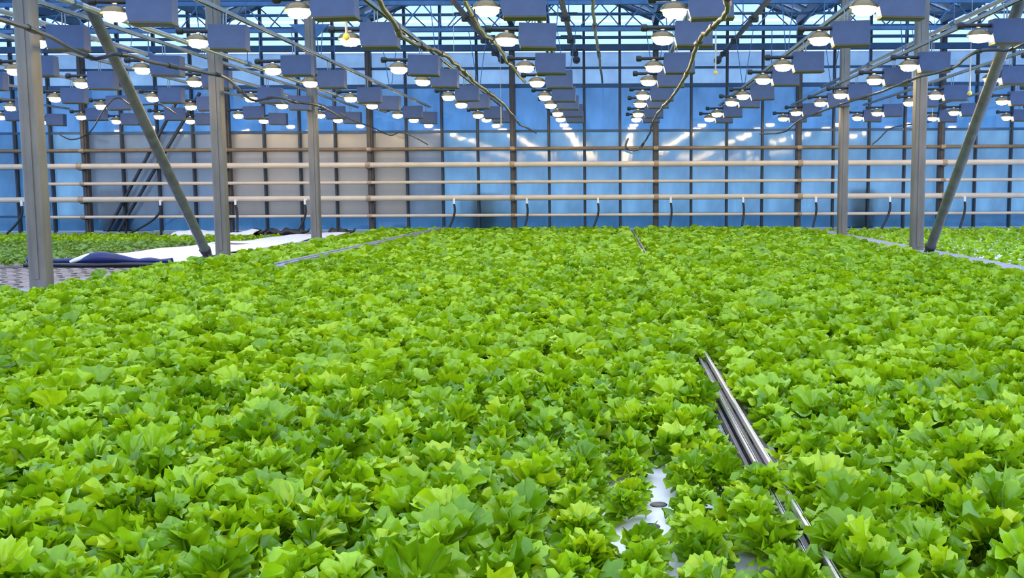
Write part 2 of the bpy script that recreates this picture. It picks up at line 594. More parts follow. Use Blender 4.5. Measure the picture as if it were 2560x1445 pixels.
# hoses that bring water from the pipe to the beds
hose_px = [(53, 545, -30), (400, 545, -60), (588, 520, 4), (762, 540, -14), (1135, 540, -12), (1317, 535, -4), (1495, 530, -10), (1677, 535, 0), (1858, 530, 0),
           (2040, 530, -4), (2225, 530, -14), (2412, 540, -6)]
for i, (px, py, bend) in enumerate(hose_px):
    z = 0.845
    top = at(px, 497, 22.45)
    lab = 'black supply hose hooked from the lower thick pipe, %s from the white sheet side' % ORD[i]
    t = tag(empty('supply_hose', (top.x, 22.45, 0)), lab, 'hose')
    dx = bend * 22.45 / F_PX
    pts = []
    for k in range(9):
        u = k / 8
        pts.append((dx * u * u * 1.3 + 0.02 * math.sin(u * 5), 0.02 * math.sin(u * 3), (z - 0.12) * (1 - u) + 0.10 * u))
    MB().tube(pts, 0.025, 8).build('hose', M['black'], t)
    MB().tube([(0, 0.0, z - 0.02), (0, 0.0, z - 0.13)], 0.026, 8).build('fitting', M['white'], t)
    MB().tube([(0, 0.17, z - 0.03), (0, 0, z - 0.03)], 0.022, 8).build('outlet', M['white'], t)

# ------------------------------------------------------------------ dark objects seen through the glass
for (xa, ya, xb, yb, lab) in ((1176, 480, 1244, 566, 'dark storage bin outdoors behind the glass wall, beyond the middle lettuce'),
                              (2122, 470, 2185, 566, 'dark storage bin outdoors behind the glass wall on the seedling side'),
                              (250, 470, 345, 566, 'dark storage bin outdoors behind the whitewashed glass')):
    yd = 23.13
    p, q = at(xa, ya, yd), at(xb, yb, yd)
    w, h = q.x - p.x, p.z - (-0.1)
    t = tag(empty('storage_bin', ((p.x + q.x) / 2, yd + w / 2, -0.1)), lab, 'bin')
    MB().box((0, 0, h * 0.46), (w, w, h * 0.92), bev=0.03).build('body', M['bin'], t)
    MB().box((0, 0, h * 0.95), (w * 1.06, w * 1.06, h * 0.10), bev=0.02).build('lid', M['bin'], t)

# ------------------------------------------------------------------ overhead pipes and rails along the house
ROWX = [0.576 + 1.6 * k for k in range(-8, 7)]
LZ = [8.79, 10.54, 12.84, 14.48, 16.8, 18.25, 20.6, 22.1]
LAMP_H = 2.51


def row_phrase(k):
    if k == 0:
        return 'row above the metal divider'
    return '%s row on the %s side' % (ORD[abs(k) - 1], 'white sheet' if k < 0 else 'seedling bed')


for k, x in zip(range(-8, 7), ROWX):
    t = tag(empty('lamp_rail', (x + 0.27, 0, LAMP_H + 0.34)), 'long zinc channel carrying grow lamps, %s' % row_phrase(k), 'rail')
    m = MB()
    y0, y1 = -6.0, 22.7
    m.box((0, (y0 + y1) / 2, 0.018), (0.045, y1 - y0, 0.006)).box((-0.02, (y0 + y1) / 2, 0), (0.006, y1 - y0, 0.036)).box((0.02, (y0 + y1) / 2, 0), (0.006, y1 - y0, 0.036))
    m.build('channel', M['rail'], t)
    for y in (9.5, 14.0, 18.5):
        zz = (3.89 if y == 18.5 else GUT - 0.1) - LAMP_H - 0.34
        for s in (-1, 1):
            MB().tube([(s * 0.015, y + 0.12, 0.02), (s * 0.17, y + 0.12, zz)], 0.007, 5).build('hanger_rod', M['truss'], t)

for i, (a, b, lab) in enumerate((((1132, 0), (1255, 150), 'dark overhead pipe slanting above the lamp row on the white sheet side of the divider'),
                                 ((1397, 0), (1441, 150), 'dark overhead pipe with black clamps, nearest to the metal divider'),
                                 ((1938, 0), (1794, 151), 'dark overhead pipe with black clamps on the seedling bed side'))):
    q = at(b[0], b[1], 22.75)
    hq = q.z - 1.0
    t = tag(empty('overhead_pipe', (q.x, 22.75, q.z)), lab, 'pipe')
    pts = [(0, -12.5, 0), (0, -6, 0), (0, 0, 0)]
    MB().tube(pts, 0.045, 8).build('pipe', M['mullion'], t)
    MB().tube([(0, -0.06, 0), (0, 0.02, 0)], 0.085, 10).build('end_flange', M['black'], t)
    for y in (-1.3, -3.1, -5.6):
        MB().box((0, y, -0.03), (0.16, 0.10, 0.10), bev=0.012).build('clamp', M['black'], t)
        MB().tube([(-0.20, y, 0.06), (0.20, y, 0.06)], 0.016, 6).build('cross_bar', M['mullion'], t)
    for y in (-4.25,):
        MB().tube([(0, y, 0), (0, y, 4.36 - q.z)], 0.010, 5).build('hanger_rod', M['truss'], t)

# pale pipes running high above the outer lamp rows
for (x, h, lab) in ((-4.95, 1.75, 'pale zinc conduit overhead beside the post line on the white sheet side'),
                    (-6.3, 1.88, 'pale zinc conduit overhead, just outside the white sheet side posts'),
                    (4.72, 2.25, 'pale zinc conduit overhead, just outside the seedling side posts'),
                    (2.95, 2.15, 'pale zinc conduit overhead, inside the seedling side posts')):
    t = tag(empty('conduit', (x, 0, 1 + h)), lab, 'pipe')
    MB().tube([(0, 4, 0), (0, 13, 0), (0, 22.75, 0)], 0.03, 8).build('pipe', M['rail'], t)
    for y in (9.5, 14.0, 18.5):
        MB().tube([(0, y + 0.12, 0), (0, y + 0.12, 3.86 - 1 - h)], 0.008, 5).build('hanger_rod', M['truss'], t)
        MB().tube([(0, y + 0.06, 0), (0, y + 0.18, 0)], 0.042, 8).build('saddle', M['truss'], t)

# ------------------------------------------------------------------ cables
def cable(name, pxs, h, r, mk, label, wob=0.011, lim=22.3, ties=True):
    r *= 0.8
    if mk == 'cable_dark':
        wob *= 0.35
    pts = [athang(px, py, h, lim) for (px, py) in pxs]
    # smooth with Catmull-Rom and a little waviness
    out = []
    for i in range(len(pts) - 1):
        p0, p1, p2, p3 = pts[max(i - 1, 0)], pts[i], pts[i + 1], pts[min(i + 2, len(pts) - 1)]
        for s in range(6):
            t = s / 6
            q = 0.5 * ((2 * p1) + (p2 - p0) * t + (2 * p0 - 5 * p1 + 4 * p2 - p3) * t * t + (3 * p1 - p0 - 3 * p2 + p3) * t * t * t)
            out.append(q + Vector((R.uniform(-wob, wob), 0, R.uniform(-wob, wob))))
    out.append(pts[-1])
    base = out[0].copy()
    t = tag(empty(name, base), label, 'cable')
    loc = [p - base for p in out]
    MB().tube(loc, r, 7).build('cable', M[mk], t)
    if ties:
        for i in range(3, len(loc) - 3, 7):
            MB().tube([loc[i], loc[i + 1]], r * 1.45, 7).build('tie', M['black'], t)
    return t


cable('power_cable', [(900, -60), (945, 0), (1010, 95), (1060, 118), (1100, 130), (1150, 170), (1200, 215), (1260, 262), (1300, 310), (1340, 332)], 1.34, 0.026, 'cable',
      'brown drooping cable over the middle lettuce, ending above the brown rail')
cable('power_cable', [(-60, 25), (0, 48), (110, 85), (230, 145), (300, 135), (400, 160), (520, 183), (570, 198), (630, 250), (690, 243), (740, 255), (800, 265), (850, 292)], 1.36, 0.026, 'cable_dark',
      'dark sagging cable crossing the nearest post on the white sheet side')
cable('power_cable', [(1820, -50), (1815, 35), (1770, 78), (1745, 110), (1720, 180), (1680, 240), (1640, 290), (1620, 340), (1595, 374), (1565, 368), (1570, 345)], 1.30, 0.026, 'cable',
      'brown twisted cable curling down in front of lamps above the metal divider')
cable('power_cable', [(2640, 90), (2560, 110), (2520, 125), (2440, 130), (2380, 170), (2290, 195), (2200, 230), (2100, 262), (2000, 300), (1960, 330), (1900, 335)], 1.32, 0.02, 'cable_dark',
      'thin dark cable looping past the seedling side brace and posts')
cable('power_cable', [(1478, -40), (1483, 20), (1488, 80), (1497, 140), (1506, 206)], 2.43, 0.03, 'cable_pale',
      'pale olive twisted cable running straight overhead above the middle of the bed')
cable('power_cable', [(1160, 0), (1205, 75), (1240, 110), (1275, 160), (1313, 205)], 1.72, 0.03, 'cable_pale',
      'pale olive twisted cable beside the dark overhead pipe on the white sheet side')
cable('power_cable', [(850, 282), (880, 300), (930, 318), (975, 338), (1005, 330), (1040, 345), (1070, 362)], 1.4, 0.018, 'cable_dark',
      'short dark cable dipping under far lamps over the white sheet', ties=False)
cable('power_cable', [(140, 330), (165, 345), (190, 348), (225, 330), (280, 250), (330, 262), (400, 262), (440, 285)], 1.4, 0.018, 'cable_dark',
      'dark cable dipping between far lamps behind the nearest post', ties=False)
cable('power_cable', [(2180, 362), (2200, 345), (2225, 322), (2270, 312), (2330, 304)], 1.4, 0.018, 'cable_dark',
      'short dark cable rising from the brown rail near the seedling side', ties=False)
tc_ = [o for o in C.objects if o.name.startswith('power_cable')][-1]
p = athang(2330, 304, 1.4, 22.3) - Vector(tc_.location)
MB().tube([p, p + Vector((0, 0, 0.4)), Vector((p.x, p.y, GUT - 0.10 - tc_.location.z))], 0.006, 5).build('hanging_cord', M['cord'], tc_)

# pale cords with sensors hanging among the lamps
for i, (px, y0, y1, mk, lab) in enumerate(((866, -40, 92, 'yellow', 'hanging cord with yellow tip, upper one toward the white sheet'),
                                           (1137, 190, 246, 'cord', 'short pale rod hanging between lamps over the middle bed'),
                                           (1253, 268, 312, 'cord', 'small pale rod hanging beside a cluster of far lamps'),
                                           (1789, 85, 182, 'yellow', 'pale hanging cord with amber tip beyond the metal divider'),
                                           (2424, 128, 233, 'yellow', 'pale hanging cord with yellow tip next to the seedling side brace'))):
    y = {0: 9.2, 1: 17.5, 2: 19.5, 3: 15.5, 4: 14.5}[i]
    p, q = at(px, y0, y), at(px, y1, y)
    t = tag(empty('hanging_sensor', (q.x, y, q.z)), lab, 'sensor')
    up = 3.86 - q.z if y > 15 else p.z - q.z + 0.3
    MB().tube([(0, 0, 0.02), (0, 0, (p.z - q.z))], 0.012, 6).build('rod', M['cord'], t)
    MB().tube([(0, 0, (p.z - q.z)), (0, 0, GUT - q.z)], 0.004, 5).build('cord', M['cord'], t)
    MB().lathe([(0.001, -0.035), (0.028, -0.02), (0.034, 0.0), (0.024, 0.024), (0.001, 0.036)], 10).build('tip', M[mk], t)

# ------------------------------------------------------------------ grow lamps
lamp_parts = {}
# housing: a closed box with sloping front end
hb = MB().poly([(0.125, -0.075, 0.185), (0.50, -0.075, 0.185), (0.50, -0.075, -0.05), (0.135, -0.075, -0.05), (0.115, -0.075, 0.02)], (0, 0.15, 0))
lamp_parts['housing'] = (hb.mesh('housing', M['box']), None)
lamp_parts['lip'] = (MB().box((0.32, 0, -0.06), (0.37, 0.165, 0.02), bev=0.004).mesh('lip', M['lip']), None)
prof = [(0.140, 0.012), (0.132, 0.035), (0.105, 0.060), (0.06, 0.076), (0.02, 0.082), (0.02, 0.076), (0.06, 0.070), (0.100, 0.054), (0.126, 0.031), (0.134, 0.012)]
lamp_parts['reflector'] = (MB().lathe(prof + [prof[0]], 16, (-0.005, 0, 0.012), 0.86, 0.72).mesh('reflector', M['reflector']), None)
lamp_parts['bulb'] = (MB().lathe([(0.001, -0.052), (0.028, -0.045), (0.042, -0.02), (0.044, 0.005), (0.034, 0.035), (0.001, 0.05)], 10, (0.0, 0, 0.004), 2.3, 1.35).mesh('bulb', M['bulb']), None)
lamp_parts['arm'] = (MB().tube([(-0.17, 0, 0.125), (0.16, 0, 0.125)], 0.022, 8).mesh('arm', M['black']), None)
lamp_parts['end_knob'] = (MB().tube([(-0.225, 0, 0.125), (-0.215, 0, 0.125), (-0.165, 0, 0.125), (-0.155, 0, 0.125)], [0.026, 0.038, 0.038, 0.028], 10).mesh('end_knob', M['black']), None)
hook = MB().tube([(0, 0, 0.185), (0, 0, 0.30), (0, 0.012, 0.33)], 0.007, 6)
lamp_parts['hook'] = (hook.mesh('hook', M['rail']), None)

LY = [22.1 - 1.95 * j for j in range(15)]
for j in range(8):
    LY[j] = LZ[7 - j]
for j in range(8, 15):
    LY[j] = LZ[0] - 1.95 * (j - 7)
nlamp = 0
for k, x in zip(range(-8, 7), ROWX):
    for j, y in enumerate(LY):
        p = (x + R.uniform(-0.02, 0.02), y + R.uniform(-0.06, 0.06), LAMP_H + R.uniform(-0.012, 0.012))
        q = px_of(p)
        seen = q is not None and -130 < q[0] < 2620 and q[1] > -70
        if not seen and not (y < 8.6 and y > -5.2 and abs(x - 0.5) < 7.0):
            continue
        t = tag(empty('grow_lamp', p), 'grow lamp, %s from the glass wall, %s' % (ORD[j], row_phrase(k)), 'lamp', 'grow lamps in rows')
        t.rotation_euler = (R.uniform(-0.02, 0.02), R.uniform(-0.03, 0.03), R.uniform(-0.06, 0.06))
        for part in ('housing', 'lip'):
            link(part, lamp_parts[part][0], t)
        for part, sub in (('reflector', 'bulb'), ('arm', 'end_knob')):
            link(sub, lamp_parts[sub][0], link(part, lamp_parts[part][0], t))
        for hx in (0.255, 0.285):
            link('hook', lamp_parts['hook'][0], t, Matrix.Translation((hx, 0, 0)))
        nlamp += 1

# ------------------------------------------------------------------ growing bed: liner, rafts, dividers
ZR = 0.05
DIV = [(0.50, 0.13), (-3.72, 0.10)]
liner = tag(MB().box(((XL + XR) / 2, 12.0, 0.006), (XR - XL - 0.45, 21.4, 0.012)).build('pond_liner', M['pond']),
            'dark wet liner under the lettuce bed, seen in gaps between rafts', 'liner')

raft_cells = [(-0.62, 'second'), (0.06, 'first')]
rows_r = [1.75 + 0.62 * k for k in range(8)]


def raft_mesh(w, l):
    """foam board with rounded top edge and a 3 x 4 grid of planting holes shown as sunk cups"""
    m = MB().box((0, 0, 0.0), (w, l, 0.036), bev=0.007)
    return m


for ci, (xc, w, lab) in enumerate(((0.13, 0.66, 'beside the metal divider, sheet side'),
                                   (-0.55, 0.66, 'one away from the divider, sheet side'),
                                   (0.92, 0.66, 'beside the metal divider, seedling side'))):
    me = raft_mesh(w, 0.605).mesh('raft_board', M['raft'])
    hole = MB().lathe([(0.001, 0.0005), (0.022, 0.0005), (0.026, 0.002), (0.027, 0.0)], 10).mesh('hole', M['pond'])
    for ri, y in enumerate(rows_r):
        t = empty('raft_board', (xc, y, ZR - 0.018))
        tag(t, 'white raft board %s, %s nearest' % (lab, ORD[ri]), 'raft', 'white rafts under the nearest lettuce')
        t.rotation_euler.z = R.uniform(-0.006, 0.006)
        link('board', me, t)
        for hx in (-0.22, 0.0, 0.22):
            for hy in (-0.2, 0.0, 0.2):
                if R.random() < 0.5:
                    link('hole', hole, t, Matrix.Translation((hx + R.uniform(-.02, .02), hy, 0.018)))
# farther and outer rafts: continuous boards that the leaves hide, kept as one mat per channel
for (xa, xb, ya, yb, lab) in ((XL + 0.25, -3.85, 1.5, 22.6, 'raft mat under lettuce between white sheet and first divider'),
                              (-3.6, -0.9, 1.5, 6.5, 'raft mat under nearest lettuce on the white sheet side of the bed'),
                              (1.27, XR - 0.15, 1.5, 6.5, 'raft mat under nearest lettuce on the seedling side of the bed'),
                              (-3.6, 0.40, 6.5, 22.6, 'raft mat under far lettuce between the two dividers'),
                              (0.62, XR - 0.15, 6.5, 22.6, 'raft mat under far lettuce beyond the metal divider')):
    o = MB().box(((xa + xb) / 2, (ya + yb) / 2, ZR - 0.02), (xb - xa, yb - ya, 0.03), bev=0.006).build('raft_mat', M['raft'])
    tag(o, lab, 'raft')

t = tag(empty('metal_divider', (0.500, 0, -0.012)), 'long bright metal divider strip with dark slots cutting through near lettuce', 'divider')
for (dx, z, w, h, mk, nm) in ((-0.028, 0.125, 0.013, 0.026, 'alu', 'rail'), (0.010, 0.138, 0.014, 0.030, 'alu', 'rail'), (-0.009, 0.09, 0.024, 0.06, 'slot', 'slot'),
                              (0.040, 0.095, 0.022, 0.05, 'slot', 'slot'), (-0.050, 0.085, 0.020, 0.05, 'slot', 'slot'), (-0.068, 0.095, 0.012, 0.02, 'alu', 'rail'),
                              (0.0, 0.055, 0.10, 0.055, 'slot', 'base')):
    MB().box((dx, 11.8, z), (w, 21.6, h), bev=0.004).build(nm, M[mk], t)
for y in (2.7, 3.32, 4.3):
    MB().box((0.062, y, 0.105), (0.026, 0.34, 0.012), bev=0.004).build('splice_plate', M['alu'], t)

t = tag(empty('grey_divider', (-3.72, 0, 0)), 'grey blue divider strip between lettuce channels on the white sheet side', 'divider')
MB().box((0, 6.35, 0.05), (0.10, 10.1, 0.08), bev=0.012).build('low_body', M['curb'], t)
MB().box((0, 17.05, 0.095), (0.15, 11.3, 0.17), bev=0.012).build('raised_body', M['curb'], t)
for dx in (-0.06, 0.06):
    MB().box((dx, 17.05, 0.19), (0.02, 11.3, 0.022), bev=0.005).build('lip', M['curb'], t)

# ------------------------------------------------------------------ lettuce
def leaf_fan(nt, nf, rng, frill=1.0):
    """a frilly lettuce leaf: a fan that opens from the base at the origin along +Y, its lobed rim thrown into waves"""
    V = np.zeros((nt, nf, 3))
    ph = [rng.uniform(0, 6.28) for _ in range(6)]
    L = rng.uniform(0.078, 0.102)
    half = math.radians(rng.uniform(54, 74))
    waves = rng.uniform(2.6, 4.0)
    drift = rng.uniform(-3.5, 3.5)
    curl = rng.uniform(0.2, 1.0)
    cup = rng.uniform(0.1, 0.9)
    skew = rng.uniform(-0.25, 0.25)
    ys, zs = [0.0], [0.0]
    for i in range(1, nt):
        t = i / (nt - 1)
        a = 0.15 - curl * t * t * 1.3
        ys.append(ys[-1] + math.cos(a) * L / (nt - 1))
        zs.append(zs[-1] + math.sin(a) * L / (nt - 1))
    for i in range(nt):
        t = i / (nt - 1)
        for j in range(nf):
            u = 2.0 * j / (nf - 1) - 1.0
            f = u * half + skew * t
            rim = t ** 1.7
            wave = math.sin(waves * PI * u + ph[0] + drift * t) + 0.5 * math.sin(waves * 1.9 * PI * u + ph[1] - 1.6 * drift * t) + rng.uniform(-0.22, 0.22)
            lobe = 1.0 + rim * (0.060 * math.sin(waves * 1.6 * PI * u + ph[2]) + 0.045 * math.sin(waves * 3.3 * PI * u + ph[3]) + rng.uniform(-0.035, 0.035) - 0.14 * u * u)
            r = ys[i] * lobe
            spread = 0.55 + 0.45 * t
            x = r * math.sin(f) * spread
            y = r * math.cos(f) ** 0.7
            z = zs[i] + cup * x * x * 6.0 + 0.0150 * frill * rim * wave + 0.002 * math.sin(17 * u + ph[4]) * math.sin(16 * t + ph[5])
            x += 0.006 * frill * rim * math.cos(waves * PI * u + ph[0])
            V[i, j] = (x, y, z)
    F = np.array([(i * nf + j, i * nf + j + 1, (i + 1) * nf + j + 1, (i + 1) * nf + j) for i in range(nt - 1) for j in range(nf - 1)], dtype=np.int32)
    return V.reshape(-1, 3), F


rl = random.Random(11)
LEAF_HI = [leaf_fan(7, 31, rl) for _ in range(14)]
LEAF_MID = [leaf_fan(4, 15, rl, 1.0) for _ in range(10)]
LEAF_LOW = [leaf_fan(3, 7, rl, 1.0) for _ in range(10)]


def np_mesh(name, V, F, m, tint=None):
    me = bpy.data.meshes.new(name)
    nf = len(F)
    me.vertices.add(len(V))
    me.vertices.foreach_set('co', np.ascontiguousarray(V, dtype=np.float32).ravel())
    me.loops.add(nf * 4)
    me.loops.foreach_set('vertex_index', F.astype(np.int32).ravel())
    me.polygons.add(nf)
    me.polygons.foreach_set('loop_start', np.arange(0, nf * 4, 4, dtype=np.int32))
    me.polygons.foreach_set('use_smooth', np.ones(nf, dtype=bool))
    me.materials.append(m)
    if tint is not None:
        a = me.attributes.new('tint', 'FLOAT', 'POINT')
        a.data.foreach_set('value', tint.astype(np.float32))
    me.update(calc_edges=True)
    me.validate()
    return me


leaf_meshes = [np_mesh('leaf', V, F, M['leaf']) for V, F in LEAF_HI]


def rosette(rng, n):
    """leaf poses of one plant: (turn, tilt, roll, size, base), outer leaves first, loosely tossed"""
    out = []
    a0 = rng.uniform(0, 6.28)
    for i in range(n):
        u = i / (n - 1)
        out.append((a0 + i * 2.39996 + rng.uniform(-0.7, 0.7), math.radians(24 + 58 * u + rng.uniform(-22, 20)), rng.uniform(-0.75, 0.75),
                    (1.16 - 0.16 * u) * rng.uniform(0.72, 1.28), (rng.uniform(-0.022, 0.022), rng.uniform(-0.022, 0.022), 0.010 + 0.05 * u * rng.uniform(0.5, 1.4))))
    return out


def leaf_matrix(pose, s):
    a, tilt, roll, size, base = pose
    return (Matrix.Translation((base[0] * s, base[1] * s, base[2] * s)) @ Matrix.Rotation(a, 4, 'Z') @ Matrix.Rotation(tilt, 4, 'X') @ Matrix.Rotation(roll, 4, 'Y')
            @ Matrix.Translation((0, 0.006, 0)) @ Matrix.Scale(size * s, 4))


STEP = 0.158
bare = [(1422, 978), (1432, 1035), (1400, 1150), (1518, 1092), (1748, 1075), (1758, 1130), (1362, 1345), (1672, 1285), (1575, 1335), (1735, 1005), (1300, 1430), (1655, 1290), (1560, 1230)]
bare = [atz(px, py, ZR + 0.01) for (px, py) in bare]


spots = []
rp = random.Random(23)
for (xa, xb, na, nb_) in ((XL + 0.36, -3.72, False, True), (-3.72, 0.50, True, False), (0.50, XR - 0.20, False, False)):
    a = xa + (0.11 if xa > XL + 1 else 0)
    b = xb - (0.11 if xb < XR - 1 else 0)
    n = int(round((b - a) / STEP))
    for i in range(n + 1):
        x = a + (b - a) * i / n
        y = 1.62 + (0.5 * STEP if i % 2 else 0)
        while y < 22.45:
            dx = 0.0
            if y > 11.2 and na and i == 0:
                dx = 0.06
            if y < 11.2:                      # the plants have grown over the grey divider here
                if nb_ and i == n:
                    dx = 0.07
                if na and i == 0:
                    dx = -0.07
            if y < 3.0 and xb == 0.50 and i == n:
                dx = rp.uniform(-0.02, 0.05)
            if y < 3.0 and xa == 0.50 and i == 0:
                dx = rp.uniform(-0.05, 0.02)
            if 3.0 < y < 5.3 and xb == 0.50 and i == n:
                dx = -0.035
            if 3.0 < y < 5.3 and xa == 0.50 and i == 0:
                dx = 0.025
            if y > 12.8 and xb == 0.50 and i == n:
                dx = -0.05
            if y > 12.8 and xa == 0.50 and i == 0:
                dx = 0.03
            if 5.3 < y < 12.8 and xb == 0.50 and i == n:
                dx = 0.045
            if 5.3 < y < 12.8 and xa == 0.50 and i == 0:
                dx = -0.045
            spots.append((x + dx + rp.uniform(-0.024, 0.024), y + rp.uniform(-0.034, 0.034)))
            y += STEP
near, far = [], []
for (x, y) in spots:
    if any((x - b.x) ** 2 + (y - b.y) ** 2 < 0.062 ** 2 for b in bare):
        continue
    q = px_of((x, y, 0.13))
    inside = -90 < q[0] < 2650 and q[1] < 1560
    (near if inside else far).append((y, x))
near.sort(key=lambda p: (p[0] ** 2 + p[1] ** 2))
singles = near[:300]
far += near[300:]
leaf_count = 0
for (y, x) in singles:
    thin = max(0.0, 1 - abs(x - 0.10) / 0.50) * max(0.0, 1 - abs(y - 2.9) / 1.5)
    s = rp.uniform(0.9, 1.12) * (1 - 0.40 * thin)
    t = empty('lettuce', (x, y, ZR - 0.004))
    d = x - 0.505
    if 0 < d < 0.32:
        tag(t, 'frilly green lettuce standing against the metal divider on its seedling side', 'lettuce', 'lettuces on the seedling side of the divider')
    elif -0.32 < d <= 0:
        tag(t, 'small pale lettuce against the metal divider on its white sheet side', 'lettuce', 'small lettuces on the white sheet side of the divider')
    elif d > 0:
        tag(t, 'bright green frilly lettuce among the near plants beyond the metal divider', 'lettuce', 'near lettuces beyond the metal divider')
    else:
        tag(t, 'bright green frilly lettuce among the near plants before the metal divider', 'lettuce', 'near lettuces before the metal divider')
    t.rotation_euler = (rp.uniform(-0.16, 0.16), rp.uniform(-0.16, 0.16), rp.uniform(0, 6.28))
    n = 17
    for pose in rosette(rp, n):
        link('leaf', leaf_meshes[rp.randrange(14)], t, leaf_matrix(pose, s))


def carpet(name, pts, lods, m, label, size=1.0, lift=ZR, tint_rng=(0, 1)):
    """many plants as one mesh: lods = [(far limit, leaf set, leaves per plant)]"""
    Vs, Fs, Ts = [], [], []
    k = 0
    rc = random.Random(len(pts))
    for (y, x) in pts:
        for (lim, leaves, n) in lods:
            if y < lim:
                break
        s = rc.uniform(0.9, 1.12) * size
        base = Matrix.Translation((x, y, lift - 0.004)) @ Matrix.Rotation(rc.uniform(-0.16, 0.16), 4, 'X') @ Matrix.Rotation(rc.uniform(-0.16, 0.16), 4, 'Y') @ Matrix.Rotation(rc.uniform(0, 6.28), 4, 'Z')
        pt = rc.uniform(*tint_rng)
        for pose in rosette(rc, n):
            V, F = leaves[rc.randrange(len(leaves))]
            mt = np.array(base @ leaf_matrix(pose, s))
            Vs.append(V @ mt[:3, :3].T + mt[:3, 3])
            Fs.append(F + k)
            Ts.append(np.full(len(V), min(1, max(0, pt * 0.5 + rc.random() * 0.5))))
            k += len(V)
    me = np_mesh(name, np.concatenate(Vs), np.concatenate(Fs), m, np.concatenate(Ts))
    o = link(name, me)
    o['kind'] = 'stuff'
    tag(o, label, 'lettuce')
    return o


LODS = [(8.5, LEAF_MID, 14), (12.0, LEAF_MID, 10), (40, LEAF_LOW, 13)]
carpet('lettuce_carpet', [p for p in far if p[1] < -3.72], LODS, M['leaf_mass'], 'narrow band of lettuce between the white sheet and the grey divider')
carpet('lettuce_carpet', [p for p in far if -3.72 <= p[1] < 0.5], LODS, M['leaf_mass'], 'dense carpet of bright green lettuce between the two dividers')
carpet('lettuce_carpet', [p for p in far if p[1] >= 0.5], LODS, M['leaf_mass'], 'dense carpet of bright green lettuce between metal divider and seedling bed curb')

# ------------------------------------------------------------------ side bed with young plants
sx0, sx1 = XR + 0.40, 12.6
o = MB().box(((sx0 + sx1) / 2, 16.0, 0.03), (sx1 - sx0, 13.2, 0.06), bev=0.01).build('seedling_raft', M['raft'])
tag(o, 'white raft bed under the young plants beyond the grey curb', 'raft')
pts = []
y = 9.6
while y < 22.4:
    x = sx0 + 0.12
    while x < sx1 - 0.1:
        if x < y * 0.46 + 0.4:
            pts.append((y + R.uniform(-0.03, 0.03), x + R.uniform(-0.03, 0.03)))
        x += 0.29
    y += 0.29
carpet('young_lettuce_carpet', pts, [(13.5, LEAF_LOW, 9), (40, LEAF_LOW, 8)], M['leaf_mass'], 'young pale lettuce plants dotted over the white raft beyond the curb', 0.70, 0.06, (0.4, 1))
o = MB().box((9.6, 22.3, 0.09), (5.6, 0.3, 0.05), bev=0.01).build('gutter_board', M['white'])
tag(o, 'white board along the glass wall behind the young plants', 'board')

# ------------------------------------------------------------------ bed on the white sheet side
lx1 = XL - 0.30
o = MB()
y = 8.4
k = 0
used = tag(empty('empty_raft_bed', (-9.6, 0, 0)), 'brownish empty raft boards in front of the folded blue film', 'raft')
for k in range(8):
    y = 8.75 + k * 0.56
    for j in range(5):
        MB().box((-1.0 + j * 1.25 - 0.1, y, 0.02), (1.22, 0.53, 0.04 + 0.006 * (j % 2)), bev=0.008).build('raft_board', M['used_raft'], used)
    m = MB()
    for h in range(34):
        for d in (-0.12, 0.12):
            m.lathe([(0.001, 0.0), (0.035, 0.0), (0.036, -0.004)], 8, (-1.55 + h * 0.165 + R.uniform(-0.01, 0.01), y + d, 0.0495), 1.0, 0.8)
    m.build('hole_row', M['pond'], used)['kind'] = 'stuff'

o = MB().box((-13.0, 18.0, 0.02), (14.4, 9.2, 0.04), bev=0.01).build('seedling_raft', M['used_raft'])
tag(o, 'raft bed under the dull young plants beyond the white sheet', 'raft')
pts = []
y = 13.5
while y < 22.4:
    x = -17.0
    while x < -5.7:
        lim = -7.75 if y < 16 else (-7.75 + (y - 16) * 0.20)
        if not (y > 21.1 and x > -9.9) and x < lim and x > -y * 0.62 - 0.5 and not (17.3 < y < 17.65 and x < -8.6) and not (14.9 < y < 15.2 and x < -9.4):
            pts.append((y + R.uniform(-0.03, 0.03), x + R.uniform(-0.03, 0.03)))
        x += 0.20
    y += 0.22
carpet('seedling_carpet', [p for p in pts if p[0] < 18.8], [(40, LEAF_LOW, 8)], M['leaf_dull'], 'dull green young plants in the bed beyond the white sheet', 0.62, 0.04, (0, 0.6))
carpet('seedling_carpet', [p for p in pts if p[0] >= 18.8], [(40, LEAF_LOW, 8)], M['leaf_mass'], 'strip of brighter young plants between white sheet bed and the glass wall', 0.62, 0.04, (0.3, 1))


